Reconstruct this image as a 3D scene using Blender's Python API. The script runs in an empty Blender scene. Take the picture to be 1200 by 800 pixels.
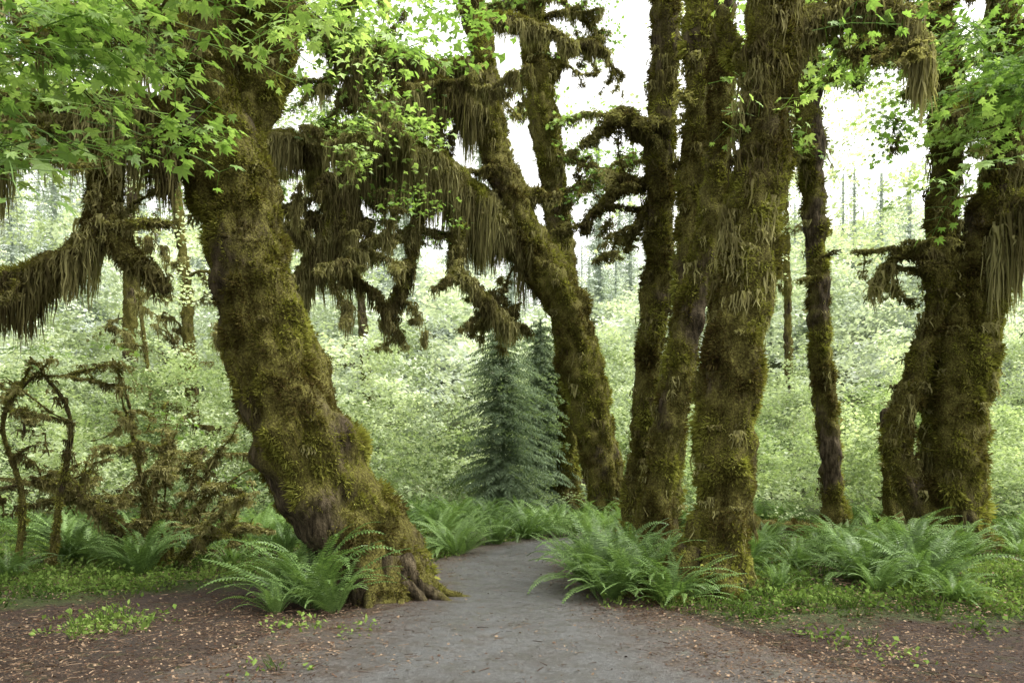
import bpy, math, random
import numpy as np
from mathutils import Vector, noise, Euler
random.seed(7); rng=np.random.default_rng(7)
R=random.uniform
scene=bpy.context.scene
def link(o): scene.collection.objects.link(o); return o

# ------------------------------------------------------------ camera
cam=bpy.data.cameras.new("camera"); co=link(bpy.data.objects.new("camera",cam))
co.location=(0,0,1.5); co.rotation_euler=(math.radians(90),0,0)
cam.lens=27; cam.sensor_width=36; cam.shift_y=0.125; cam.clip_end=2000; cam.clip_start=0.05
scene.camera=co

# ------------------------------------------------------------ light
SUN_EL=math.radians(58); SUN_AZ=math.radians(95)
w=bpy.data.worlds.new("World"); scene.world=w; w.use_nodes=True
nt=w.node_tree; nt.nodes.clear()
sky=nt.nodes.new("ShaderNodeTexSky"); sky.sky_type='NISHITA'; sky.sun_disc=False
sky.sun_elevation=SUN_EL; sky.sun_rotation=SUN_AZ; sky.air_density=1.0; sky.dust_density=6.0; sky.ozone_density=1.0
hs=nt.nodes.new("ShaderNodeHueSaturation"); hs.inputs['Saturation'].default_value=0.06; hs.inputs['Value'].default_value=3.9
bg=nt.nodes.new("ShaderNodeBackground"); bg.inputs[1].default_value=0.15
out=nt.nodes.new("ShaderNodeOutputWorld")
tint=nt.nodes.new("ShaderNodeMix"); tint.data_type='RGBA'; tint.blend_type='MULTIPLY'; tint.inputs[0].default_value=1; tint.inputs[7].default_value=(1,.995,.95,1)
nt.links.new(sky.outputs[0],hs.inputs['Color']); nt.links.new(hs.outputs[0],tint.inputs[6]); nt.links.new(tint.outputs[2],bg.inputs[0]); nt.links.new(bg.outputs[0],out.inputs[0])
sl=bpy.data.lights.new("sun_light",'SUN'); sl.energy=1.5; sl.angle=math.radians(22); sl.color=(1,0.97,0.9)
so=link(bpy.data.objects.new("sun_light",sl))
sd=Vector((math.sin(SUN_AZ)*math.cos(SUN_EL),math.cos(SUN_AZ)*math.cos(SUN_EL),math.sin(SUN_EL)))
so.rotation_euler=sd.to_track_quat('Z','Y').to_euler()
scene.view_settings.view_transform='Standard'; scene.view_settings.look='None'; scene.view_settings.exposure=0

# ------------------------------------------------------------ materials
def newmat(name):
    m=bpy.data.materials.new(name); m.use_nodes=True; t=m.node_tree; t.nodes.clear()
    o=t.nodes.new("ShaderNodeOutputMaterial"); return m,t,o
def ramp(t,src,stops):
    r=t.nodes.new("ShaderNodeValToRGB"); e=r.color_ramp.elements
    while len(e)<len(stops): e.new(0.5)
    for i,(p,c) in enumerate(stops): e[i].position=p; e[i].color=(*c,1)
    t.links.new(src,r.inputs[0]); return r.outputs[0]
def nz(t,scale,detail=4,rough=.6,coord=None,kind=None):
    n=t.nodes.new("ShaderNodeTexNoise"); n.inputs['Scale'].default_value=scale; n.inputs['Detail'].default_value=detail; n.inputs['Roughness'].default_value=rough
    if coord: t.links.new(coord,n.inputs['Vector'])
    return n.outputs[0]
def mixc(t,f,a,b,mode='MIX'):
    m=t.nodes.new("ShaderNodeMix"); m.data_type='RGBA'; m.blend_type=mode
    if isinstance(f,(int,float)): m.inputs[0].default_value=f
    else: t.links.new(f,m.inputs[0])
    for s,v in ((m.inputs[6],a),(m.inputs[7],b)):
        if isinstance(v,tuple): s.default_value=(*v,1)
        else: t.links.new(v,s)
    return m.outputs[2]
def math_(t,op,a,b=0.0,clamp=False):
    m=t.nodes.new("ShaderNodeMath"); m.operation=op; m.use_clamp=clamp
    for s,v in ((m.inputs[0],a),(m.inputs[1],b)):
        if isinstance(v,(int,float)): s.default_value=v
        else: t.links.new(v,s)
    return m.outputs[0]
# leaf colours: 'tone' is a per-clump value stored on the scattered points
def leafmat(name,stops,trans=.4,gloss=.0,isl=.3,off=.1,rnd=0):
    m,t,o=newmat(name)
    geo=t.nodes.new("ShaderNodeNewGeometry"); at=t.nodes.new("ShaderNodeAttribute"); at.attribute_name="tone"
    rpi=geo.outputs['Random Per Island']
    f=math_(t,'ADD',math_(t,'MULTIPLY',at.outputs['Fac'],.65),off)
    f=math_(t,'ADD',f,math_(t,'MULTIPLY',rpi,isl),True)
    if rnd:
        oi=t.nodes.new("ShaderNodeObjectInfo"); f=math_(t,'ADD',f,math_(t,'MULTIPLY',oi.outputs['Random'],rnd),True)
    c=ramp(t,f,stops)
    d=t.nodes.new("ShaderNodeBsdfDiffuse"); tr=t.nodes.new("ShaderNodeBsdfTranslucent")
    t.links.new(c,d.inputs[0])
    c2=mixc(t,1.0,c,(1.15,1.2,.75),'MULTIPLY'); t.links.new(c2,tr.inputs[0])
    m1=t.nodes.new("ShaderNodeMixShader"); m1.inputs[0].default_value=trans
    t.links.new(d.outputs[0],m1.inputs[1]); t.links.new(tr.outputs[0],m1.inputs[2]); last=m1
    if gloss:
        g=t.nodes.new("ShaderNodeBsdfGlossy"); g.inputs['Roughness'].default_value=.45
        m2=t.nodes.new("ShaderNodeMixShader"); m2.inputs[0].default_value=gloss
        t.links.new(m1.outputs[0],m2.inputs[1]); t.links.new(g.outputs[0],m2.inputs[2]); last=m2
    t.links.new(last.outputs[0],o.inputs[0])
    return m
M_maple=leafmat("maple_leaf",[(0.1,(.08,.145,.03)),(.5,(.20,.32,.075)),(.9,(.39,.52,.17))],.5,.03)
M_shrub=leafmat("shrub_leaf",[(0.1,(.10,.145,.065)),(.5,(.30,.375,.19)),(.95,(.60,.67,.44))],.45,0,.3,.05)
M_mid_haze=leafmat("slope_leaf_hazed",[(0.1,(.19,.235,.145)),(.5,(.41,.475,.32)),(.95,(.68,.73,.56))],.45,0,.25,.1)  # paler than the near shrubs: light haze painted into the leaf colour
M_far_haze=leafmat("hillside_leaf_hazed",[(0.1,(.30,.345,.285)),(.5,(.53,.585,.50)),(.9,(.77,.81,.74))],.4,0,.2)  # palest leaves: distance haze is in the colour, there is no mist volume
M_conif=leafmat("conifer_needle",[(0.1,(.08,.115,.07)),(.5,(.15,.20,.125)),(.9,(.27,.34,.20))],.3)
M_confar_haze=leafmat("distant_needle_hazed",[(0.1,(.27,.315,.28)),(.5,(.38,.43,.385)),(.9,(.52,.57,.52))],.2,0,.25,0,.4)  # needles greyed and lightened to carry painted distance haze
M_fern=leafmat("fern_frond",[(0.1,(.03,.058,.017)),(.5,(.09,.155,.04)),(.9,(.21,.32,.10))],.35,.03,.35,.0,.3)
M_gc=leafmat("groundcover_leaf",[(0.1,(.03,.05,.014)),(.5,(.08,.13,.028)),(.9,(.17,.24,.062))],.35,0,.4,.0)
M_moss=leafmat("moss",[(0.03,(.045,.030,.014)),(.28,(.085,.068,.022)),(.5,(.125,.118,.027)),(.72,(.20,.20,.042)),(.95,(.32,.33,.08))],.3,.0,.3,.05)
M_hang=leafmat("hanging_moss",[(0.05,(.06,.048,.023)),(.5,(.15,.135,.055)),(.9,(.32,.30,.135))],.4,.0,.45,.0)
M_litter=leafmat("dry_leaf",[(0.1,(.03,.018,.012)),(.5,(.075,.045,.03)),(.95,(.23,.165,.11))],.1,0,.7,-.05)

def barkmat():
    m,t,o=newmat("mossy_bark"); p=t.nodes.new("ShaderNodeBsdfPrincipled"); p.inputs['Roughness'].default_value=.95
    p.inputs['Specular IOR Level'].default_value=.1
    geo=t.nodes.new("ShaderNodeNewGeometry"); pos=geo.outputs['Position']
    mp=t.nodes.new("ShaderNodeMapping"); mp.inputs['Scale'].default_value=(1,1,.25); t.links.new(pos,mp.inputs[0])
    n1=nz(t,16,5,.72,mp.outputs[0]); n2=nz(t,40,3,.7,pos); n3=nz(t,3,3,.6,pos)
    bark=ramp(t,n1,[(.35,(.012,.009,.005)),(.5,(.052,.040,.023)),(.68,(.14,.112,.070))])
    moss=ramp(t,n2,[(.3,(.028,.022,.008)),(.5,(.085,.076,.02)),(.72,(.19,.18,.045))])
    at=t.nodes.new("ShaderNodeAttribute"); at.attribute_name="moss"
    f=math_(t,'ADD',at.outputs['Fac'],math_(t,'MULTIPLY',math_(t,'SUBTRACT',n3,.5),.9)); f=math_(t,'MULTIPLY',math_(t,'SUBTRACT',f,.32),4.0,True)
    t.links.new(mixc(t,f,bark,moss),p.inputs['Base Color'])
    b=t.nodes.new("ShaderNodeBump"); b.inputs['Strength'].default_value=1; b.inputs['Distance'].default_value=.06
    t.links.new(math_(t,'ADD',n1,math_(t,'MULTIPLY',n2,.5)),b.inputs['Height']); t.links.new(b.outputs[0],p.inputs['Normal'])
    t.links.new(p.outputs[0],o.inputs[0]); return m
M_bark=barkmat()

def groundmat(name,path=False):
    m,t,o=newmat(name); p=t.nodes.new("ShaderNodeBsdfPrincipled"); p.inputs['Roughness'].default_value=.85; p.inputs['Specular IOR Level'].default_value=.2
    geo=t.nodes.new("ShaderNodeNewGeometry"); pos=geo.outputs['Position']
    a=nz(t,1.3,6,.68,pos); b=nz(t,24,6,.78,pos); c=nz(t,110,2,.7,pos); a2=nz(t,4.5,5,.72,pos)
    soil=ramp(t,b,[(.32,(.010,.006,.004)),(.5,(.038,.023,.015)),(.68,(.095,.062,.042))])
    soil=mixc(t,ramp(t,a,[(.42,(0,0,0)),(.66,(.7,.7,.7))]),soil,(.048,.038,.031))
    mossy=ramp(t,a2,[(.55,(0,0,0)),(.68,(.75,.75,.75))])
    soil=mixc(t,mossy,soil,mixc(t,b,(.02,.022,.008),(.08,.083,.028)))
    green=ramp(t,b,[(.3,(.018,.02,.008)),(.55,(.05,.065,.018)),(.75,(.11,.135,.035))])
    at=t.nodes.new("ShaderNodeAttribute"); at.attribute_name="mask"
    f=math_(t,'ADD',at.outputs['Fac'],math_(t,'MULTIPLY',math_(t,'SUBTRACT',a,.5),1.3)); 
    if path:
        f=math_(t,'ADD',f,math_(t,'MULTIPLY',math_(t,'SUBTRACT',a2,.5),.9))
        f=math_(t,'MULTIPLY',math_(t,'SUBTRACT',math_(t,'ADD',f,math_(t,'MULTIPLY',math_(t,'SUBTRACT',b,.5),1.1)),.36),1.5,True)
        gr=ramp(t,c,[(.3,(.022,.024,.024)),(.5,(.058,.061,.062)),(.7,(.125,.128,.128))])
        gr=mixc(t,ramp(t,a,[(.40,(0,0,0)),(.60,(.9,.9,.9))]),gr,mixc(t,c,(.018,.016,.014),(.058,.052,.046)))
        gr=mixc(t,ramp(t,b,[(.5,(0,0,0)),(.66,(.6,.6,.6))]),gr,(.11,.108,.102))
        col=mixc(t,f,soil,gr); p.inputs['Specular IOR Level'].default_value=.4
        rr=ramp(t,a2,[(.4,(.34,.34,.34)),(.6,(.75,.75,.75))]); t.links.new(rr,p.inputs['Roughness'])
    else:
        f=math_(t,'MULTIPLY',math_(t,'SUBTRACT',f,.35),3.0,True)
        col=mixc(t,f,soil,green)
    t.links.new(col,p.inputs['Base Color'])
    bu=t.nodes.new("ShaderNodeBump"); bu.inputs['Strength'].default_value=.9; bu.inputs['Distance'].default_value=.025 if path else .06
    t.links.new(math_(t,'ADD',b,math_(t,'MULTIPLY',c,.4)),bu.inputs['Height']); t.links.new(bu.outputs[0],p.inputs['Normal'])
    t.links.new(p.outputs[0],o.inputs[0]); return m
M_ground=groundmat("forest_floor"); M_path=groundmat("gravel_path",True)

# ------------------------------------------------------------ mesh helpers
def mesh(name,verts,faces,mat=None,smooth=False,attr=None):
    me=bpy.data.meshes.new(name)
    me.from_pydata([tuple(v) for v in verts],[],faces)
    if smooth: me.polygons.foreach_set("use_smooth",[True]*len(me.polygons))
    if mat: me.materials.append(mat)
    if attr:
        a=me.attributes.new(attr[0],'FLOAT','POINT'); a.data.foreach_set("value",np.array(attr[1],dtype=np.float32))
    me.update(); return me
def settone(me,v=.5):
    a=me.attributes.new("tone",'FLOAT','POINT'); a.data.foreach_set("value",np.full(len(me.vertices),v,dtype=np.float32)); return me
def fbm(x,y,z=0): return noise.noise((x,y,z))+.5*noise.noise((x*2.1,y*2.1,z*2.1+7))
def lerp(a,b,t): return a+(b-a)*t
PATHL=[(4.2,-1.6),(5.4,-1.35),(7.1,-1.0),(9.0,-.68),(10.3,-.8),(11.7,-.95),(13.5,-.5),(15,.1),(16,1.0),(17,2.2),(18,4.2),(19,7)]
PATHR=[(4.2,1.6),(5.4,1.3),(6.4,1.0),(7.9,.78),(9.6,.5),(11.7,.5),(14.2,.95),(15.0,1.7),(15.6,3),(16.4,4.6),(17,7)]
def edge(tab,y):
    ys=[p[0] for p in tab]; xs=[p[1] for p in tab]; return float(np.interp(y,ys,xs))
def inpath(x,y,mg=0):
    if y<0: return False
    return edge(PATHL,y)-mg<x<edge(PATHR,y)+mg if y<16 else (y<18.5 and x>0 and abs(y-(15.3+.45*x**.7))<.8+mg)
def pdist(x,y):
    yy=min(max(y,4.2),16); l,r=edge(PATHL,yy),edge(PATHR,yy)
    return max(l-x,x-r,0)
def green(x,y):
    if x<0: yb=7.2+max(0,min(3.0,(x+6)*.85))
    else: yb=8.0-max(0,min(1.2,(x-1.5)*.35))
    yb+=.7*fbm(x*.7,y*.3,3)
    return min(1,max(0,(y-yb)*.9+.5))*min(1,max(0,(pdist(x,y)-.15)*1.6))
def gh(x,y):
    h=.05*fbm(x*.5,y*.5)*min(1,pdist(x,y)*1.2)
    h+=.12*min(1,max(0,pdist(x,y)-.2)/2)*green(x,y)
    if y>30: 
        yy=min(y,105)
        h+=(yy-30)**1.15*.19*min(1,.75+.25*abs(x)/40)+1.0*fbm(x*.05,y*.05)*min(1,(y-30)/20)
    return h
def lines(a,b,ca,cb,fine,grow):
    L=[ca]; 
    while L[-1]<cb: L.append(L[-1]+fine)
    s=fine
    while L[-1]<b: s*=grow; L.append(L[-1]+s)
    s=fine; F=[]; c=ca
    while c>a: s*=grow; c-=s; F.append(c)
    return F[::-1]+L
xs=lines(-400,400,-10,10,.1,1.12); ys=lines(-60,420,4,20,.1,1.12)
V=[];A=[]
for y in ys:
    for x in xs:
        V.append((x,y,gh(x,y)+((.035*noise.noise((x*3,y*3,0))+.015*noise.noise((x*8,y*8,0)))*min(1,(pdist(x,y)-.3)*3) if abs(x)<12 and y<22 and pdist(x,y)>.3 else 0))); A.append(green(x,y))
nx=len(xs); F=[(j*nx+i,j*nx+i+1,(j+1)*nx+i+1,(j+1)*nx+i) for j in range(len(ys)-1) for i in range(nx-1)]
link(bpy.data.objects.new("ground",mesh("ground",V,F,M_ground,True,("mask",A))))
V=[];A=[];F=[]; n=28
cl=[]
for y in np.arange(-3,15.2,.12): cl.append(((edge(PATHL,y)+edge(PATHR,y))/2,y,(edge(PATHR,y)-edge(PATHL,y))/2))
x0,y0,_=cl[-1]
for i in range(1,60): 
    a=math.radians(max(4,52-i*1.6)); x0+=.12*math.cos(a); y0+=.12*math.sin(a); cl.append((x0,y0,.85))
cl=[tuple(np.mean(np.array(cl[max(0,i-7):i+8]),axis=0)) for i in range(len(cl))]
for k,(cx,cy,hw) in enumerate(cl):
    a=cl[max(0,k-1)];b=cl[min(len(cl)-1,k+1)]; d=Vector((b[0]-a[0],b[1]-a[1])).normalized(); nn=Vector((d.y,-d.x))
    for i in range(n+1):
        s=-1+2*i/n; wo=float(np.interp(cy,[5,9,11],[1.5,.9,.55])); ww=hw+wo
        px=cx+nn.x*s*ww; py=cy+nn.y*s*ww
        e=min(1,(1-abs(s))*ww/wo/1.35)
        V.append((px,py,gh(px,py)+.03*min(1,(1-abs(s))*5)+.006-.05*(abs(s)>.99)+.012*noise.noise((px*3,py*2,0)))); A.append(e)
for k in range(len(cl)-1):
    for i in range(n): q=k*(n+1)+i; F.append((q,q+1,q+n+2,q+n+1))
link(bpy.data.objects.new("path",mesh("path",V,F,M_path,True,("mask",A))))

# ------------------------------------------------------------ templates for instancing
def coll(name,meshes):
    c=bpy.data.collections.new(name)
    for i,me in enumerate(meshes):
        o=bpy.data.objects.new(f"{name}_{i:02d}",me); c.objects.link(o)
    return c
class MB:
    def __init__(s): s.v=[]; s.f=[]
    def add(s,vs,fs):
        b=len(s.v); s.v+=vs; s.f+=[tuple(i+b for i in f) for f in fs]
MOUT=[(270,.18),(320,.42),(345,.55),(5,.72),(32,.48),(52,.98),(68,.50),(90,1.12),(112,.50),(128,.98),(148,.48),(175,.72),(195,.55),(220,.42)]
def maple_leaf(mb,pos,rot,s,simple=0):
    E=Euler(rot).to_matrix()
    if simple==2:
        pts=[(0,-.3,.05),(.6,.3,-.1),(0,1,-.1),(-.6,.3,-.1)]
        mb.add([tuple(Vector(pos)+E@(Vector(p)*s)) for p in pts],[(0,1,2),(0,2,3)]); return
    if simple==1:
        pts=[(0,-.3,0),(.7,.1,-.12),(.28,.35,.02),(0,1,-.15),(-.28,.35,.02),(-.7,.1,-.12)]
        mb.add([tuple(Vector(pos)+E@(Vector(p)*s)) for p in pts],[(0,1,2,3),(0,3,4,5)]); return
    pts=[(0,0,.03)]
    for a,r in MOUT:
        a=math.radians(a); pts.append((math.cos(a)*r,math.sin(a)*r,-.16*r*r+.05*math.sin(a*5)))
    n=len(MOUT)
    mb.add([tuple(Vector(pos)+E@(Vector(p)*s)) for p in pts],[(0,1+i,1+(i+1)%n) for i in range(n)])
def tri_stick(mb,p,q,r):
    p=Vector(p);q=Vector(q);d=(q-p).normalized(); a=d.orthogonal().normalized(); b=d.cross(a)
    vs=[]
    for c,rr in ((p,r),(q,r*.6)):
        for k in range(3):
            an=k*2.094; vs.append(tuple(c+a*math.cos(an)*rr+b*math.sin(an)*rr))
    mb.add(vs,[(0,1,4,3),(1,2,5,4),(2,0,3,5)])
def spray(nleaf,size):
    mb=MB(); p=Vector((0,-.5,0.05)); d=Vector((0,1,.05)); pairs=nleaf//2
    for i in range(pairs):
        q=p+d*(1.0/pairs); d=(d+Vector((R(-.25,.25),0,R(-.2,.08)))).normalized(); tri_stick(mb,p,q,.006); p=q
        for s in (-1,1):
            L=R(.1,.34)*(1-.4*i/pairs); c=p+Vector((s*L,R(0,.12),R(-.06,.05)))
            tri_stick(mb,p,c,.003)
            maple_leaf(mb,c,(R(-.9,.0),R(-.5,.5),-s*R(.3,1.3)),size*R(.55,1.15))
    return mb
def blob(n,rad,size,flat=.6,up=.7,simple=1):
    mb=MB()
    for i in range(n):
        while 1:
            p=Vector((R(-1,1),R(-1,1),R(-1,1)))
            if p.length<1: break
        p=Vector((p.x*rad,p.y*rad,p.z*rad*flat))
        maple_leaf(mb,p,(R(-up,up)-.25,R(-up,up),R(0,6.28)),size*R(.5,1.2),simple)
    return mb
def tomesh(mb,name,mat): return mesh(name,mb.v,mb.f,mat)
C_spray=coll("maple_spray",[tomesh(spray(14,.1),"maple_spray",M_maple) for _ in range(4)])
C_mid=coll("leaf_cluster",[tomesh(blob(34,.6,.10,.35,.6,1),"leaf_cluster",M_maple) for _ in range(3)])
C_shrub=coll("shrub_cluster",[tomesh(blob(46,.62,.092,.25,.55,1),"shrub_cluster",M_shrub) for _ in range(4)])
C_shrub2=coll("slope_cluster",[tomesh(blob(44,.64,.10,.25,.55,2),"slope_cluster",M_mid_haze) for _ in range(4)])
C_far=coll("far_cluster",[tomesh(blob(60,1.35,.22,.28,.6,2),"far_cluster",M_far_haze) for _ in range(4)])
C_gc=coll("cover_clump",[tomesh(blob(24,.2,.032,.3,.6,2),"cover_clump",M_gc) for _ in range(3)])
def blade(mb,p,d,L,wd,seg=3,droop=.5):
    p=Vector(p); d=Vector(d).normalized(); s=d.cross(Vector((R(-1,1),R(-1,1),R(-1,1)))).normalized(); vs=[]
    for i in range(seg):
        t=i/seg; ww=wd*(1-t*.7); vs+= [tuple(p-s*ww),tuple(p+s*ww)]
        p=p+d*(L/seg); d=(d+Vector((R(-.3,.3),R(-.3,.3),-droop*R(.2,1)))).normalized()
    vs.append(tuple(p)); fs=[(2*i,2*i+1,2*i+3,2*i+2) for i in range(seg-1)]+[(2*seg-2,2*seg-1,2*seg)]
    mb.add(vs,fs)
def tuft():
    mb=MB()
    for i in range(18):
        a=R(0,6.28); r=R(0,.6)
        blade(mb,(math.cos(a)*r*1.2,math.sin(a)*r*1.2,-.05),(math.cos(a)*r*1.4,math.sin(a)*r*1.4,R(.5,1)),R(.35,.9),R(.07,.13),2,.0)
    return mb
C_tuft=coll("moss_tuft",[tomesh(tuft(),"moss_tuft",M_moss) for _ in range(4)])
def drape():
    mb=MB()
    for i in range(24):
        a=R(0,6.28); r=R(0,.5)**.7; L=R(.2,1)*(1-.3*r); x=math.cos(a)*r*.7; y=math.sin(a)*r*.7; z=.06
        an=R(0,3.14); sx,sy=math.cos(an),math.sin(an); w0=R(.03,.085); vs=[]; seg=4
        for k in range(seg):
            ww=w0*(1-.5*k/seg)*R(.5,1.2); vs+=[(x-sx*ww,y-sy*ww,z),(x+sx*ww,y+sy*ww,z+R(-.02,.02))]
            x+=R(-.13,.13); y+=R(-.13,.13); z-=L/seg
        vs.append((x,y,z)); mb.add(vs,[(2*k,2*k+1,2*k+3,2*k+2) for k in range(seg-1)]+[(2*seg-2,2*seg-1,2*seg)])
    return mb
C_drape=coll("moss_drape",[tomesh(drape(),"moss_drape",M_hang) for _ in range(5)])
def grass():
    mb=MB()
    for i in range(18):
        a=R(0,6.28); r=R(0,.06); blade(mb,(math.cos(a)*r,math.sin(a)*r,0),(math.cos(a)*.5,math.sin(a)*.5,1),R(.12,.28),.005,3,.25)
    return mb
C_grass=coll("grass_tuft",[tomesh(grass(),"grass_tuft",M_gc) for _ in range(3)])
def litter():
    mb=MB()
    for i in range(10):
        x,y=R(-.3,.3),R(-.3,.3)
        if i<7: maple_leaf(mb,(x,y,.008),(R(-.5,.5),R(-.5,.5),R(0,6.3)),R(.005,.02),2)
        else:
            a=R(0,6.3); L=R(.02,.09); tri_stick(mb,(x,y,.006),(x+math.cos(a)*L,y+math.sin(a)*L,R(.005,.016)),R(.001,.003))
    return mb
C_litter=coll("litter_bits",[tomesh(litter(),"litter_bits",M_litter) for _ in range(4)])
def fern(nf,L0,e_lo,e_hi,N=34):
    mb=MB()
    for f in range(nf):
        az=R(0,6.28); L=L0*R(.6,1.1); e0=math.radians(R(e_lo,e_hi)); e1=math.radians(R(-50,15))
        p=Vector((math.cos(az)*.04,math.sin(az)*.04,0)); az2=az; tw=R(-.8,.8); cv=R(-.03,.03)
        prev=p
        for i in range(N):
            t=i/N; e=e0+(e1-e0)*t**1.7; az2+=R(-.015,.015)+cv
            d=Vector((math.cos(az2)*math.cos(e),math.sin(az2)*math.cos(e),math.sin(e)))
            q=p+d*(L/N); 
            if i%3==0: tri_stick(mb,prev,q,.004); prev=q
            lat=Vector((-math.sin(az2),math.cos(az2),0)); up=d.cross(lat)
            lat=(lat*math.cos(tw*.6)+up*math.sin(tw*.6))
            if t>.1:
                pl=L*.095*min(1,(t-.05)/.18)*(1-t**2.2)*R(.85,1.05)+.008
                for s in (-1,1):
                    dd=(lat*s+d*.3+Vector((0,0,-.12+R(-.1,.1)))).normalized(); wv=d*(.34*L/N)
                    m=p+dd*pl*.35
                    mb.add([tuple(p-wv*.7),tuple(m+wv),tuple(p+dd*pl),tuple(m-wv)],[(0,3,2,1)])
            p=q
    return mb
fern_meshes=[settone(tomesh(fern(44,1.05,50,89),"fern_a",M_fern),.35),settone(tomesh(fern(34,1.0,45,85),"fern_b",M_fern),.5),settone(tomesh(fern(62,1.1,30,88),"fern_c",M_fern),.4)]
C_fern=coll("fern_plant",[tomesh(fern(20,1.0,50,85,26),"fern_d",M_fern),tomesh(fern(22,1.05,45,85,26),"fern_e",M_fern)])

_ng={}
TS={"moss":1.3,"hanging_moss":1.2,"leaves":.8,"understory_shrubs":.45,"slope_shrubs":.3,"hillside_trees":.14,"background_canopy":.3,"fern_bed":.8,"ground_cover":.9,"leaf_litter":2}
def instancer(name,pts,rots,scls,collection,parent=None,real=False):
    me=bpy.data.meshes.new(name); n=len(pts)
    me.vertices.add(n); me.vertices.foreach_set("co",np.array([tuple(p) for p in pts],dtype=np.float32).ravel())
    a=me.attributes.new("rot",'FLOAT_VECTOR','POINT'); a.data.foreach_set("vector",np.array([tuple(p) for p in rots],dtype=np.float32).ravel())
    a=me.attributes.new("scl",'FLOAT_VECTOR','POINT'); a.data.foreach_set("vector",np.array([tuple(p) for p in scls],dtype=np.float32).ravel())
    if real:
        ts=TS.get(name,.5)
        tone=[min(1,max(0,.45+1.1*noise.noise((p[0]*ts,p[1]*ts,p[2]*ts*.8))+.35*noise.noise((p[0]*ts*4,p[1]*ts*4,p[2]*ts*4))+R(-.16,.16))) for p in pts]
        a=me.attributes.new("tone",'FLOAT','POINT'); a.data.foreach_set("value",np.array(tone,dtype=np.float32))
    o=bpy.data.objects.new(name,me); link(o)
    key=collection.name+str(real)
    if key not in _ng:
        g=bpy.data.node_groups.new("scatter_"+collection.name,'GeometryNodeTree')
        g.interface.new_socket("Geometry",in_out='INPUT',socket_type='NodeSocketGeometry'); g.interface.new_socket("Geometry",in_out='OUTPUT',socket_type='NodeSocketGeometry')
        gi=g.nodes.new("NodeGroupInput"); go=g.nodes.new("NodeGroupOutput")
        ci=g.nodes.new("GeometryNodeCollectionInfo"); ci.inputs[0].default_value=collection; ci.inputs['Separate Children'].default_value=True; ci.inputs['Reset Children'].default_value=True
        ip=g.nodes.new("GeometryNodeInstanceOnPoints"); ip.inputs['Pick Instance'].default_value=True
        for nm,so_ in (("rot","Rotation"),("scl","Scale")):
            na=g.nodes.new("GeometryNodeInputNamedAttribute"); na.data_type='FLOAT_VECTOR'; na.inputs[0].default_value=nm
            g.links.new(na.outputs[0],ip.inputs[so_])
        rv=g.nodes.new("FunctionNodeRandomValue"); rv.data_type='INT'
        rv.inputs[4].default_value=0; rv.inputs[5].default_value=len(collection.objects)-1
        g.links.new(rv.outputs[2],ip.inputs['Instance Index'])
        g.links.new(gi.outputs[0],ip.inputs['Points']); g.links.new(ci.outputs[0],ip.inputs['Instance'])
        if real:
            rz=g.nodes.new("GeometryNodeRealizeInstances"); g.links.new(ip.outputs[0],rz.inputs[0]); g.links.new(rz.outputs[0],go.inputs[0])
        else: g.links.new(ip.outputs[0],go.inputs[0])
        _ng[key]=g
    md=o.modifiers.new("scatter",'NODES'); md.node_group=_ng[key]
    if parent: o.parent=parent
    return o
class Sc:
    def __init__(s): s.p=[];s.r=[];s.s=[]
    def add(s,p,r,k): s.p.append(tuple(p)); s.r.append(tuple(r)); s.s.append(tuple(k) if not isinstance(k,(int,float)) else (k,k,k))
    def make(s,name,c,parent=None,real=False):
        if s.p: return instancer(name,s.p,s.r,s.s,c,parent,real)

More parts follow.
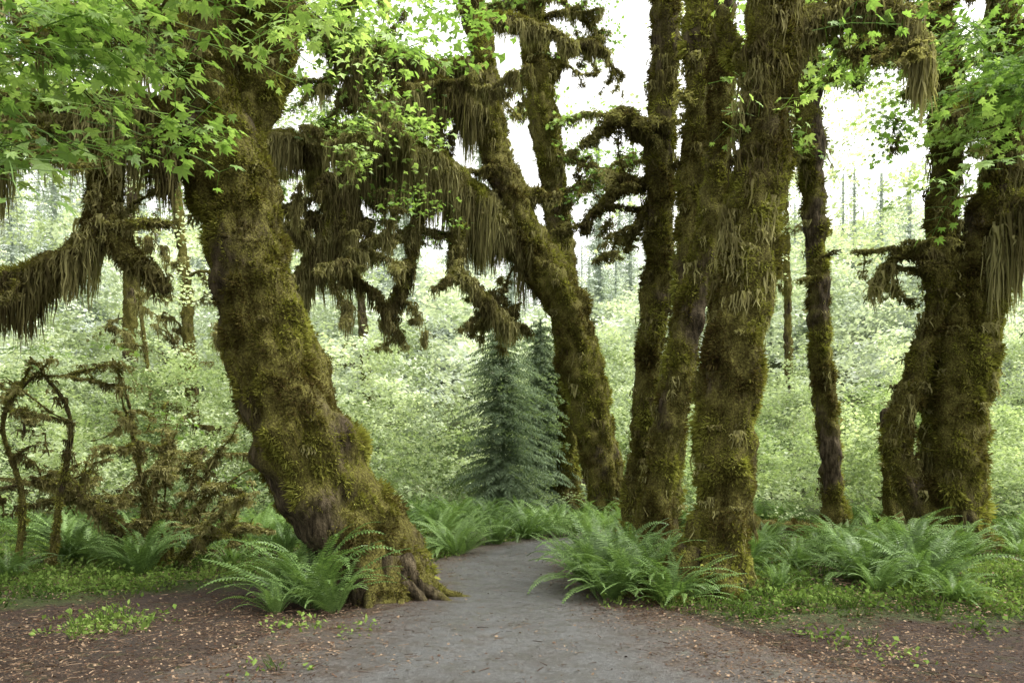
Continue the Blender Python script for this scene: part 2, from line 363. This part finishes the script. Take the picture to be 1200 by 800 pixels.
# ------------------------------------------------------------ tree builder
def catmull(P,step):
    P=[np.array(p,float) for p in P]; P=[2*P[0]-P[1]]+P+[2*P[-1]-P[-2]]; out=[]
    for i in range(1,len(P)-2):
        L=np.linalg.norm((P[i+1]-P[i])[:3]); n=max(1,int(L/step))
        for k in range(n):
            t=k/n; a,b,c,d=P[i-1:i+3]
            out.append(.5*((2*b)+(-a+c)*t+(2*a-5*b+4*c-d)*t*t+(-a+3*b-3*c+d)*t**3))
    out.append(P[-2]); return np.array(out)
class Tree:
    def __init__(s,name,d,bx,k=None,rs=.8):
        s.name=name; s.d=d; s.k=d/900 if k is None else k; s.bx=bx; s.v=[];s.f=[];s.m=[]; s.t=Sc(); s.h=Sc(); s.l=Sc(); s.l2=Sc(); s.rs=rs
    def loc(s,pts):
        return [(s.bx+p[0]*s.k, s.d+(p[3] if len(p)>3 else 0), p[1]*s.k, p[2]*s.k*s.rs) for p in pts]
    def limb(s,pts,local=True,moss=.7,tuft=430,drape=0,dl=(.1,.4),lump=.2,ring=None,flute=0):
        P=catmull(s.loc(pts) if local else pts,.05 if s.d<12 else .08)
        if len(P)<3: P=catmull(s.loc(pts) if local else pts,.03)
        if len(P)<3: return P
        rm=max(P[:,3]); n=ring or max(6,min(44,int(rm*80)+6)); base=len(s.v); so=random.random()*50
        T=np.gradient(P[:,:3],axis=0); T/=np.linalg.norm(T,axis=1)[:,None]+1e-9
        u=Vector(T[0]).orthogonal().normalized()
        frames=[]
        for i in range(len(P)):
            t=Vector(T[i]); u=(u-t*u.dot(t)).normalized(); w_=t.cross(u); c=Vector(P[i,:3]); r=max(.004,P[i,3]); frames.append((c,u.copy(),w_,t,r))
            for j in range(n):
                a=j/n*6.2832; dr=u*math.cos(a)+w_*math.sin(a); q=c+dr*r
                sc=1+lump*noise.noise((q.x*1.7+so,q.y*1.7,q.z*1.3))*1.5+lump*noise.noise((q.x*5,q.y*5+so,q.z*3))
                if r>.12: sc+=.18*noise.noise((math.cos(a)*2.3+so,math.sin(a)*2.3,q.z*.45))
                if flute: sc+=flute*max(0,1-q.z/1.3)*noise.noise((math.cos(a)*2.6+so,math.sin(a)*2.6,0))*1.6
                rr=r*sc+(.075*noise.noise((q.x*6,q.y*6,q.z*4)) if r>.1 else .015*noise.noise((q.x*12,q.y*12,q.z*12)))
                q=c+dr*rr; s.v.append(tuple(q))
                mv=moss+.7*noise.noise((q.x*1.5+so,q.y*1.5,q.z*.8))+.2*dr.z
                s.m.append(min(1,max(0,mv)))
        for i in range(len(P)-1):
            for j in range(n):
                a=base+i*n+j; b=base+i*n+(j+1)%n; s.f.append((a,b,b+n,a+n))
        e=len(s.v)-n; s.f.append(tuple(range(e,e+n)))
        for i in range(len(P)-1):
            c,u_,w_,t,r=frames[i]; sl=(Vector(P[i+1,:3])-c).length; ar=sl*6.28*r
            if c.z>.75*s.d+1.5: continue
            m=ar*tuft*(1 if s.d<12 else .4); m=int(m)+(random.random()<m%1)
            for _ in range(m):
                j=random.randrange(n); vi=base+i*n+j; q=Vector(s.v[vi]); dr=(q-c).normalized()
                if s.m[vi]<R(.3,.65): continue
                if s.d>10 and dr.y>.5: continue
                nn=(dr+Vector((R(-.4,.4),R(-.4,.4),R(-.6,.1)))).normalized()
                cl_=1+1.0*noise.noise((q.x*3,q.y*3,q.z*3))
                k=R(.03,.085)*(1 if s.d<12 else 1.5)*(1 if r>.06 else .75)*cl_
                s.t.add(q+t*R(-.5,.5)*sl-dr*.008,nn.to_track_quat('Z','Y').to_euler(),k)
            if drape:
                hz=1-abs(t.z)
                env=.2+.8*max(0,min(1,.5+1.3*noise.noise((c.x*2.2+so,c.y*1.8,c.z*1.8))))
                m=drape*sl*(.35+hz)*(.4+env); m=int(m)+(random.random()<m%1)
                for _ in range(m):
                    if hz>.45: a=Vector((0,0,-1)); sd_=t.cross(a).normalized(); an=R(-1.5,1.5); dr=a*math.cos(an)+sd_*math.sin(an)
                    else: an=R(0,6.28); dr=u_*math.cos(an)+w_*math.sin(an)
                    q=c+dr*r*R(.85,1.02); L=lerp(dl[0],dl[1],random.random()**1.6*env)
                    wd=R(.12,.28)*(1 if s.d<12 else 1.4)
                    s.h.add(q+t*R(-.5,.5)*sl,(R(-.08,.08),R(-.08,.08),R(0,6.28)),(wd,wd,L))
        return P
    def twig(s,p,d,L,r,drape=8,dl=(.05,.25),leaf=0,depth=0,curl=.25,grav=-.03,tuft=350):
        p=Vector(p); d=Vector(d).normalized(); pts=[]; n=max(4,int(L/.22)); st=L/n
        for i in range(n+1):
            pts.append((p.x,p.y,p.z,r*(1-.75*i/n)+.004))
            p=p+d*st; d=(d+Vector((R(-curl,curl),R(-curl,curl),R(-curl,curl)+grav))).normalized()
            if depth<2 and i>0 and random.random()<.38:
                s.twig(p,(d+Vector((R(-1,1),R(-1,1),R(-.8,.7)))),L*R(.25,.5),r*.55,drape,dl,leaf,depth+1,curl,grav,tuft)
            if leaf and random.random()<leaf: s.leaf(p)
        if leaf: s.leaf(p)
        s.limb(pts,False,.8,tuft,drape,dl,.2,6)
    def leaf(s,p,sc=1):
        s.l.add(Vector(p)+Vector((R(-.2,.2),R(-.2,.2),R(-.05,.15))),(R(-.35,.25),R(-.3,.3),R(0,6.28)),sc*R(.75,1.2))
    def twigs_on(s,P,n,L,r,i0=.15,i1=1,up=0,**kw):
        for _ in range(n):
            i=int(R(i0,i1)*(len(P)-1)); q=P[i]
            s.twig(q[:3],(R(-1,1),R(-.8,.8),R(-.7,.5)+up),R(.5,1)*L,r*R(.6,1),**kw)
    def leafvol(s,c,rad,n,sc=1,far=False):
        for _ in range(n):
            while 1:
                p=Vector((R(-1,1),R(-1,1),R(-1,1)))
                if p.length<1: break
            q=Vector((c[0]+p.x*rad[0],c[1]+p.y*rad[1],c[2]+p.z*rad[2]))
            (s.l2 if far else s.l).add(q,(R(-.4,.3),R(-.3,.3),R(0,6.28)),sc*R(.7,1.2))
    def finish(s):
        e=link(bpy.data.objects.new(s.name,None))
        o=link(bpy.data.objects.new("trunk_and_limbs",mesh("trunk_and_limbs",s.v,s.f,M_bark,True,("moss",s.m)))); o.parent=e
        s.t.make("moss",C_tuft,e,True); s.h.make("hanging_moss",C_drape,e,True); s.l.make("leaves",C_spray,e,True); s.l2.make("leaf_clusters",C_mid,e,True)
        return e

# ---- big leaning maple
T=Tree("leaning_maple_tree",9,-1.6,rs=.93)
P=T.limb([(0,-20,95),(0,0,74),(-8,30,61),(-18,65,55),(-38,100,52),(-65,150,55),(-90,200,57),(-108,250,56),(-122,300,54),(-138,350,51),(-150,400,50),(-162,450,49),(-172,500,49),(-182,550,48),(-190,600,47),(-185,660,47),(-178,720,45),(-170,850,40),(-150,1050,32),(-130,1300,18)],moss=.66,tuft=500,drape=22,dl=(.08,.45),flute=.28)
T.limb([(-165,540,30),(-135,600,32),(-108,660,28,-.2),(-95,740,26,-.4),(-80,900,20,-.6)],drape=30,dl=(.1,.6))
b1=T.limb([(-185,560,26),(-225,553,24,-.1),(-290,560,22,-.2),(-350,548,20,-.2),(-400,572,18,0),(-450,555,16),(-540,565,12)],drape=160,dl=(.15,1.7))
b2=T.limb([(-292,552,16,-.2),(-303,490,17,-.2),(-305,440,17,-.25),(-325,400,15,-.3),(-380,375,14,-.3),(-440,365,13,-.2),(-540,358,9)],drape=140,dl=(.15,1.1))
b3=T.limb([(-303,460,13,-.2),(-285,410,13,-.3),(-262,383,12,-.3),(-243,368,9,-.3),(-232,350,5,-.3)],drape=90,dl=(.1,.5))
b4=T.limb([(-180,640,18),(-240,660,15,-.3),(-320,650,13,-.6),(-420,665,12,-.8),(-520,650,9,-1)],drape=80,dl=(.15,1.2))
b5=T.limb([(-190,600,12),(-215,575,12,-.3),(-225,520,9,-.4),(-222,470,6,-.4)],drape=90,dl=(.2,.9))
T.twigs_on(b2,8,.9,.035,drape=14); T.twigs_on(b1,8,1.1,.035,drape=14,leaf=.1)
T.twigs_on(P,7,.9,.03,.5,.75,drape=16)
for dx,dy,L in [(.9,-.25,.75),(.95,-.1,.95),(.8,.1,.7),(.7,-.5,.6),(-.6,-.5,.6),(.1,-1,.45),(-.9,.1,.5),(.95,-.35,.6),(.5,-.8,.5)]:
    x0,y0=-1.6+dx*.35,9+dy*.35
    pts=[(x0,y0,.46,.14),(x0+dx*L*.3,y0+dy*L*.3,.22,.10),(x0+dx*L*.6+R(-.05,.05),y0+dy*L*.6+R(-.1,.1),.07,.06),(x0+dx*L,y0+dy*L+R(-.15,.15),-.04,.03)]
    T.limb(pts,False,moss=.35,tuft=90,ring=12)
for st,en in [((-3.3,9,6.9),(-2.4,5.4,4.9)),((-3.4,9,6.2),(-3.6,5.6,4.6)),((-3.3,9,7.4),(-1.9,6.0,5.3)),((-4.6,8.8,6.3),(-4.2,6.0,4.6))]:
    st=Vector(st);en=Vector(en); mid=(st+en)/2+Vector((0,0,.5))
    pp=T.limb([(*st,.05),(*mid,.03),(*en,.012)],False,drape=8,ring=8)
    T.twigs_on(pp,3,.9,.012,.4,1,drape=1,leaf=.3,tuft=50)
T.leafvol((-2.5,5.6,4.7),(.9,.6,.3),8); T.leafvol((-3.4,5.5,4.1),(.5,.5,.6),8); T.leafvol((-1.8,6.2,4.85),(.35,.4,.35),4); T.leafvol((-3.6,5.5,3.7),(.4,.4,.3),4)
T.leafvol((-2.2,9.5,7.2),(1.6,1.2,.9),12); T.leafvol((-3.0,12,9),(4,3,1.0),24,1.2,True)
T.finish()

# ---- arching maple in the middle distance
T=Tree("arching_maple_tree",20,2.62,rs=.82)
P=T.limb([(0,-10,46),(0,0,36),(-3,27,29),(-13,77,26),(-23,127,26),(-36,187,27),(-50,247,28),(-68,282,28),(-90,315,28),(-106,347,26),(-118,382,24),(-133,427,20),(-146,487,18),(-153,557,17),(-166,617,16),(-173,697,14),(-180,800,9)],moss=.8,drape=36,dl=(.2,1.1))
A_=T.limb([(-95,325,26),(-145,368,25),(-185,395,23,-.3),(-225,425,22,-.6),(-262,428,19,-1),(-295,395,16,-1.2),(-310,340,13,-1.3),(-335,295,10,-1.3),(-365,255,8,-1.3),(-380,240,5,-1.3)],drape=230,dl=(.3,2.6))
B_=T.limb([(-262,428,16,-1),(-300,440,14,-1),(-340,420,11,-1.2),(-370,430,8,-1.5),(-410,415,4,-1.5)],drape=120,dl=(.2,1.5))
C_=T.limb([(-144,480,14),(-190,500,14,-.4),(-240,485,14,-.8),(-275,450,13,-1),(-300,400,11,-.8),(-318,330,9,-.8),(-350,300,5,-.8)],drape=150,dl=(.3,2.0))
D_=T.limb([(-153,545,14),(-200,535,13),(-250,540,12,-.5),(-310,550,9,-.9),(-355,575,5,-1)],drape=130,dl=(.2,1.7))
E_=T.limb([(-185,390,9,-.3),(-178,340,9,-.5),(-182,300,8,-.5),(-155,268,7,-.5),(-120,232,4,-.4)],drape=100,dl=(.2,1.0))
F_=T.limb([(-205,405,9,-.5),(-228,345,8,-.6),(-236,290,7,-.6),(-262,240,4,-.6)],drape=90,dl=(.2,1.0))
G_=T.limb([(-112,375,9),(-88,390,8),(-75,382,6),(-60,392,4)],drape=30,dl=(.2,.6))
H_=T.limb([(-160,590,9),(-120,600,8,.3),(-70,590,6,.4),(-40,570,4,.4)],drape=50,dl=(.2,.8))
for L in (A_,C_): T.twigs_on(L,11,2.2,.07,.3,drape=26,dl=(.1,1.0))
for L in (E_,F_): T.twigs_on(L,8,1.5,.05,.2,drape=20,dl=(.1,.6),up=-.2)
for L in (B_,D_): T.twigs_on(L,6,2.2,.05,drape=20,dl=(.1,.9),leaf=.2)
T.twigs_on(P,5,2.0,.06,.35,.8,drape=14,dl=(.1,.6))
T.leafvol((-2.6,18.6,9.5),(1.3,1,1.1),16,1.3,True); T.leafvol((-3.4,19,12.3),(2.6,2.5,1.8),50,1.5,True); T.leafvol((-2.2,18.4,7.9),(1.4,.8,.6),9,1.1,True)
T.finish()

T=Tree("mossy_maple_tree",24,1.73,rs=.85)
P=T.limb([(0,-6,28),(0,0,20),(3,106,15),(-3,206,15),(-7,306,16),(-15,376,17),(-25,456,18),(-35,526,18),(-43,606,18),(-50,706,16),(-55,820,10)],moss=.75,drape=18,dl=(.2,.8))
L=T.limb([(-30,500,9),(-5,540,8),(25,555,6),(50,540,4)],drape=40,dl=(.2,.9)); T.twigs_on(L,4,2,.05,drape=12)
T.twigs_on(P,9,2.5,.07,.4,.85,drape=16,dl=(.1,.7),leaf=.1)
T.finish()

# ---- right cluster
T=Tree("mossy_maple_tree",9,2.38,rs=.88)
P=T.limb([(-12,-14,85),(-5,0,60),(3,30,46),(8,70,38),(12,140,36),(12,220,37),(20,300,37),(30,370,36),(43,450,35),(56,520,33),(64,600,32),(70,700,33),(75,820,29),(78,1000,20)],moss=.72,tuft=500,drape=28,dl=(.1,.5),flute=.25)
b=T.limb([(60,620,18),(92,665,17),(125,680,16),(160,688,16,-.1),(195,675,14,-.2),(222,645,11,-.2),(236,605,6,-.2)],drape=170,dl=(.15,1.1))
T.limb([(58,560,14),(46,620,12,.2),(30,660,11,.4),(20,720,9,.5)],drape=30,dl=(.1,.5))
T.twigs_on(b,6,.9,.03,drape=16); T.twigs_on(P,4,.6,.025,.55,.8,drape=16,leaf=.1)
for i in range(170):
    z=R(3.2,7.2); x=2.38+np.interp(z,[3,7],[.22,.69]); a=R(-3.2,.4); r=.29
    T.h.add((x+math.cos(a)*r,9+math.sin(a)*r,z),(R(-.12,.12),R(-.12,.12),R(0,6)),(.22,.22,R(.12,.6)))
for dx,dy,L_ in [(-.95,-.1,1.1),(-.8,-.5,.9),(.7,-.5,.7),(.2,-1,.6),(-.9,.3,1.2),(.9,0,.6)]:
    x0,y0=2.3+dx*.22,9+dy*.22
    T.limb([(x0,y0,.55,.13),(x0+dx*L_*.3,y0+dy*L_*.3,.25,.11),(x0+dx*L_*.65,y0+dy*L_*.65,.1,.08),(x0+dx*L_,y0+dy*L_,-.04,.05)],False,moss=.5,tuft=350,ring=14)
T.leafvol((4.2,8.6,6.3),(1.0,.8,.5),5)
T.finish()
T=Tree("mossy_maple_tree",11,2.02,rs=.74)
P=T.limb([(-8,-8,56),(-6,8,38),(2,73,26),(12,143,23),(24,213,23),(40,293,22),(60,373,21),(73,453,20),(80,553,18),(84,673,14),(84,820,8)],moss=.72,tuft=440,drape=22,dl=(.1,.4),flute=.2)
for dx,dy,L_ in [(-.95,-.1,1.0),(-.8,-.6,.9),(-.9,.3,1.2),(.3,-.9,.7)]:
    x0,y0=1.98+dx*.15,11+dy*.15
    T.limb([(x0,y0,.5,.12),(x0+dx*L_*.3,y0+dy*L_*.3,.25,.1),(x0+dx*L_*.65,y0+dy*L_*.65,.1,.07),(x0+dx*L_,y0+dy*L_,-.04,.05)],False,moss=.5,tuft=350,ring=12)
T.finish()
T=Tree("mossy_maple_tree",13,2.50,rs=.82)
P=T.limb([(-12,-6,44),(0,14,28),(8,94,19),(20,204,18),(32,294,20),(43,404,23),(48,504,25),(52,594,26),(58,734,22),(60,880,14)],moss=.7,drape=34,dl=(.15,.6))
T.twigs_on(P,4,1.0,.04,.5,.85,drape=16)
T.finish()
T=Tree("mossy_maple_tree",14,2.24,rs=.84)
P=T.limb([(-8,-6,46),(-2,8,29),(3,66,20),(12,166,17),(20,246,17),(27,326,18),(29,406,18),(32,496,19),(34,586,19),(38,706,17),(40,850,10)],moss=.65,drape=34,dl=(.15,.6))
a=T.limb([(35,495,9),(5,490,8,-.2),(-20,505,7,-.4),(-42,482,6,-.4),(-66,462,4,-.4)],drape=50,dl=(.1,.5))
b=T.limb([(35,450,8),(10,435,8,.2),(-15,442,7,.2),(-32,415,6,.2),(-54,395,4,.1),(-60,372,3)],drape=50,dl=(.1,.5))
c=T.limb([(35,420,6),(12,400,6),(-2,375,5),(-10,350,3)],drape=40,dl=(.1,.4))
for L in (a,b,c): T.twigs_on(L,6,1.1,.02,.2,drape=12,dl=(.06,.25),curl=.4,tuft=220)
T.finish()
T=Tree("slender_maple_tree",17,7.18,rs=.9)
P=T.limb([(0,-5,32),(0,5,19),(-5,69,14),(-12,149,13),(-20,229,13),(-23,309,13),(-27,389,15),(-33,469,17),(-35,549,16),(-32,629,15),(-30,729,13),(-28,880,8)],moss=.55,drape=22,dl=(.15,.6))
T.twigs_on(P,8,1.4,.04,.4,.85,drape=16,dl=(.1,.6),leaf=.1)
T.leafvol((7.5,17,12),(3,2,1.8),36,1.3,True)
T.finish()
T=Tree("mossy_maple_tree",13.5,7.85,rs=.78)
P=T.limb([(0,-6,66),(0,3,50),(-9,50,42),(-8,110,41),(-2,170,42),(8,230,43),(16,290,40),(28,350,34),(48,410,30),(72,455,26),(110,480,22),(150,520,16)],moss=.9,tuft=600,drape=56,dl=(.2,1.0),flute=.2)
P2=T.limb([(26,340,24),(45,420,21),(55,500,19),(50,600,18),(60,720,12)],drape=80,dl=(.2,1.2))
P3=T.limb([(-22,10,32),(-46,60,22),(-70,120,19),(-64,175,18),(-36,250,17),(-20,320,17),(-18,400,19),(-15,490,20),(-20,570,20),(-26,650,18),(-29,800,12)],moss=.75,drape=34,dl=(.2,.7))
P4=T.limb([(-14,330,9),(-42,352,8,-.2),(-75,348,7,-.4),(-100,325,5,-.4),(-112,300,3,-.4)],drape=50,dl=(.1,.6))
P5=T.limb([(-10,500,14),(30,540,13,-.5),(70,560,11,-1),(120,560,8,-1.2)],drape=110,dl=(.2,1.4))
P6=T.limb([(-14,560,10),(-60,590,9,-.3),(-110,580,8,-.6),(-150,560,5,-.8)],drape=70,dl=(.1,.9))
P7=T.limb([(28,350,18,-.3),(60,400,20,-.6),(95,410,18,-.8),(140,400,14,-1)],drape=200,dl=(.3,2.0))
T.twigs_on(P4,7,1.2,.03,drape=16,curl=.4); T.twigs_on(P5,7,1.4,.04,drape=18,leaf=.1); T.twigs_on(P6,7,1.4,.04,drape=14,leaf=.2); T.twigs_on(P2,6,1.3,.04,drape=18,leaf=.1)
T.leafvol((5.9,9.8,6.3),(1.3,.8,.6),9); T.leafvol((5.4,9.8,5.0),(.7,.6,.4),4); T.leafvol((7.5,12,8.2),(2,1.5,.8),14)
pp=T.limb([(7.7,13.5,8.0,.08),(7.0,11.5,7.2,.05),(5.6,9.8,6.0,.02)],False,drape=10,ring=8); T.twigs_on(pp,7,1.1,.015,.3,drape=1,leaf=.2,tuft=60)
T.finish()
T=Tree("broken_snag",17,8.44)
T.limb([(0,-5,22),(0,5,15),(-2,60,12),(-4,110,12),(-5,140,11),(-7,152,6)],moss=.5,drape=6,dl=(.1,.3)); T.finish()
for d,x,h,r in [(33,-13.5,19,.28),(38,-19,24,.35),(40,14.5,22,.22),(31,16.5,20,.28),(25,-11.5,9,.08),(44,-8,22,.3)]:
    T=Tree("background_maple_tree",d,x,1.0,rs=1); b=R(-1.5,1.5)
    P=T.limb([(0,-.3,r*1.6),(b*.1,h*.12,r),(b*.5,h*.5,r*.8),(b,h*.8,r*.6),(b*.8,h,r*.2)],moss=.6,drape=6,dl=(.2,.8),tuft=60)
    T.twigs_on(P,8,3 if r>.2 else 2,.08 if r>.2 else .035,.3,.95,drape=6,dl=(.2,.8),up=.3,tuft=60)
    T.finish()

# ---- mossy vine maple shrub at left
T=Tree("vine_maple_shrub",11,-5.0)
for k in range(12):
    a=R(-1.2,1.2); L=R(1.8,3.6); p=Vector((-5.0+R(-.3,.3),11+R(-.3,.3),0)); d=Vector((math.sin(a),R(-.4,.4),1.3)).normalized(); pts=[]
    for i in range(9):
        pts.append((p.x,p.y,p.z,.045*(1-i/10))); p=p+d*L/8; d=(d+Vector((R(-.25,.25)+.06*math.sin(a),R(-.2,.2),-.11))).normalized()
    P=T.limb(pts,False,drape=24,dl=(.05,.3),ring=8,tuft=600); T.twigs_on(P,5,.8,.018,.4,drape=12,leaf=.0,curl=.35)
    if k%3==0: T.leaf(P[-1][:3],.8)
for k in range(5):
    x=R(-8.2,-6.3); P=T.limb([(x,10.5,0,.05),(x+R(-.2,.2),10.5,1.1,.04),(x+R(-.6,.6),10.3,2.2,.03),(x+R(-1,1),10.2,3,.015)],False,drape=12,ring=8); T.twigs_on(P,5,1,.018,.3,drape=9,leaf=0,curl=.35); T.leaf(P[-1][:3])
T.finish()

T=Tree("fallen_log",15.5,5.3)
T.limb([(4.7,15.8,.35,.13),(5.6,15.6,.3,.14),(6.6,15.5,.22,.13),(7.4,15.2,.2,.1)],False,moss=.35,tuft=200); T.finish()

# ---- conifer
def conifer(h,rad,levels,fine,mat,name,ex=.65,tone=.5):
    mb=MB(); tri_stick(mb,(0,0,-.3),(0,0,h),.07*h/6)
    for l in range(levels):
        t=(l+R(-.3,.3))/levels; z=.04*h+t*h*.95; L=rad*(1-t)**ex*R(.7,1.1)+.05
        for b in range(6):
            a=R(0,6.28); d=Vector((math.cos(a),math.sin(a),R(.1,.4))); p=Vector((0,0,z)); Lb=L*R(.5,1.15); n=max(3,int(Lb/fine))
            lat=Vector((-math.sin(a),math.cos(a),0))
            for i in range(n):
                q=p+d.normalized()*Lb/n; d.z-=R(.7,1.1)/n; tri_stick(mb,p,q,.006) if i%2==0 else 0
                w_=Lb*.3*(1-i/n)+.07
                for s in (-1,1):
                    dd=(lat*s*R(.6,1)+d.normalized()*R(.4,.9)+Vector((0,0,R(-.6,0)))).normalized(); m=p+dd*w_*.5; wd=fine*.3
                    e=d.normalized()*wd
                    mb.add([tuple(p),tuple(m+e),tuple(p+dd*w_*R(.7,1.1)+Vector((0,0,-.04))),tuple(m-e)],[(0,1,2,3)])
                p=q
    return settone(mesh(name,mb.v,mb.f,mat),tone)
h1=conifer(6.0,2.0,80,.075,M_conif,"hemlock",.36)
o=link(bpy.data.objects.new("young_hemlock_tree",h1)); o.location=(-.25,22.2,-.05)
o=link(bpy.data.objects.new("young_hemlock_tree",h1)); o.location=(.9,24.2,-.05); o.scale=(.85,.85,1.05); o.rotation_euler=(0,0,2)
C_con=coll("distant_conifer",[conifer(22,4.4,60,.4,M_confar_haze,"distant_conifer_a"),conifer(26,4.4,66,.4,M_confar_haze,"distant_conifer_b")])

# ---- foliage masses
S=Sc(); S2=Sc(); K=Sc()
def shrub(x,y,h,r,n,target,sc=1):
    z0=gh(x,y)
    for _ in range(n):
        a=R(0,6.28); e=R(0,1)**.7; rr=r*R(.65,1)*math.sqrt(max(.05,1-(e*.95)**2)); q=(x+math.cos(a)*rr,y+math.sin(a)*rr,z0+.15+h*e*R(.85,1.05))
        if math.sin(a)>.75 and e<.8: continue
        target.add(q,(R(-.5,.3),R(-.4,.4),R(0,6.28)),sc*R(.7,1.25))
for _ in range(175):
    y=R(19,42); x=R(-.8,.8)*y
    if abs(x-.1)<2.5 and y<25: continue
    if 0.03<x/y<.2 and y<21: continue
    h=R(1.0,3.4)*(1+(y-18)/25)*(1.3 if x<-4 else 1); shrub(x,y,h,R(.9,2.2),int(20+h*5),S if y<28+R(-3,3) else S2,R(.8,1.15)*(1+(y-18)/50))  # farther shrubs switch to the leaf colour with painted haze
for x,y,h in [(-10,14.5,2.2),(-11.5,16,2.8),(-8.5,16.5,2.0),(-7,17.5,2.2),(12.5,17,2.4),(10.5,18,2.0),(-5.2,18,1.6)]:
    shrub(x,y,h,R(.7,1.2),20,S,.8)
for i in range(34): S.add((.8+R(-.9,.9),21+R(-.4,.4),.5+R(0,3.6)),(R(-.4,.2),R(-.3,.3),R(0,6)),R(.5,.8))
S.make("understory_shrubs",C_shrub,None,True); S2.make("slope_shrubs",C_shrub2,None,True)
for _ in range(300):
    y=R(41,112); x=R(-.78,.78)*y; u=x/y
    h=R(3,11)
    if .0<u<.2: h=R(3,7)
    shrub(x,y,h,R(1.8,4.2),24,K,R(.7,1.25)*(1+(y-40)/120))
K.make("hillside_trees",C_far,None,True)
Q=Sc()
for _ in range(110):
    y=R(46,125); x=R(-.8,.8)*y; u=x/y; s=R(.6,1.3)
    if -.03<u<.22: s=R(.3,.6)
    if u>.22: s*=.6
    Q.add((x,y,gh(x,y)-.5),(0,0,R(0,6.28)),s)
for x,y,s in [(8,70,.8),(12,78,.8),(10,90,1.0),(5,85,.8),(14,100,1.0),(0,62,.7),(-4,68,.8)]: Q.add((x,y,gh(x,y)-.5),(0,0,R(0,6.28)),s)
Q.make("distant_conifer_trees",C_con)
Q=Sc()
for _ in range(64):
    y=R(26,46); x=R(-.78,.78)*y; u=x/y
    if -.03<u<.22: continue
    hc=R(8,.6*y)
    for _ in range(18):
        Q.add((x+random.gauss(0,2.4),y+random.gauss(0,2),hc+random.gauss(0,1.5)),(R(-.4,.3),R(-.4,.4),R(0,6.28)),R(1.0,1.7))
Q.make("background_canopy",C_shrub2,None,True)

# ---- ferns
ferns=[(-2.15,8.3,1.15,2),(-2.6,8.8,.95,0),(-1.85,8.05,.8,1),(-2.45,8.0,.6,1),(-4.9,10.2,1.0,0),(-5.5,10.9,.85,1),(-6.6,11.5,.95,2),(-3.6,12.2,.85,0),(-6.3,9.6,.7,1),(-4.1,11.2,.7,1),
 (1.05,9.6,1.1,2),(1.45,9.1,1.15,2),(1.55,10.3,1.0,0),(.95,10.5,.95,1),(1.1,8.7,.85,1),(1.9,9.9,.8,0),(1.3,11.4,.9,2),(1.75,8.5,.85,2),(3.1,8.9,.6,1),(3.2,10.6,.9,2),
 (4.4,9.6,1.0,2),(4.9,9.1,1.05,2),(5.3,10.2,1.0,0),(3.9,10.6,.75,1),(4.8,11.2,1.0,2),(5.9,11.4,1.0,0),(3.8,11.9,.85,0),(4.1,8.6,.65,1),(6.9,11.8,.9,2),(4.6,8.0,.5,2),
 (-.95,13.4,1.0,2),(-.3,15.0,1.0,0),(-1.4,15.2,1.0,1),(.3,16.4,1.0,2),(-2.3,14.8,.9,0)]
for x,y,s,k in ferns:
    o=link(bpy.data.objects.new("sword_fern",fern_meshes[k])); o.location=(x,y,gh(x,y)-.02); o.scale=(s,s,s*R(.85,1.1)); o.rotation_euler=(R(-.12,.12),R(-.12,.12),R(0,6.28))
Q=Sc(); n=0
while n<250:
    y=R(11,24); x=R(-.72,.72)*y
    if pdist(x,y)<.8 and y<17 or inpath(x,y,.5): continue
    if y<13 and -4.6<x<0: continue
    if x<-1 and y<13.5 and random.random()<.6: continue
    if noise.noise((x*.6,y*.6,9))<-.1: n+=.2; continue
    Q.add((x,y,gh(x,y)-.03),(R(-.15,.15),R(-.15,.15),R(0,6.28)),R(.45,1.05)); n+=1
for i in range(60):
    x=R(-5,4.5); y=R(16.8,20.5)
    if not inpath(x,y,.3): Q.add((x,y,gh(x,y)-.02),(R(-.1,.1),R(-.1,.1),R(0,6.28)),R(.75,1.1))
Q.make("fern_bed",C_fern,None,True)
# ---- ground cover, grass, litter
Q=Sc(); G=Sc(); Lt=Sc()
for _ in range(21000):
    y=5+17*random.random()**1.2; x=R(-.70,.70)*y; g=green(x,y)+.9*fbm(x*.9,y*.9)
    if g<R(.3,1.05) or pdist(x,y)<.25 or inpath(x,y,.2): continue
    q=random.random()
    if q<.66: Q.add((x,y,gh(x,y)+.02),(R(-.2,.2),R(-.2,.2),R(0,6.28)),(R(.5,1.5),R(.5,1.5),R(.6,2.8)))
    elif q<.8: G.add((x,y,gh(x,y)),(0,0,R(0,6.28)),R(.4,1.0))
    elif q<.9: Lt.add((x,y,gh(x,y)+.05),(0,0,R(0,6.28)),R(1,2))
for _ in range(11000):
    y=4.2+9*random.random()**1.3; x=R(-.72,.72)*y
    pd=pdist(x,y)
    if pd<=0.25 and random.random()<.9: continue
    if noise.noise((x*1.2,y*1.2,5))+R(-.5,.5)<-.1: continue
    Lt.add((x,y,gh(x,y)+(.02 if pd>.9 else .035)),(0,0,R(0,6.28)),R(.6,1.5))
Q.make("ground_cover",C_gc,None,True); G.make("grass",C_grass,None,True); Lt.make("leaf_litter",C_litter,None,True)
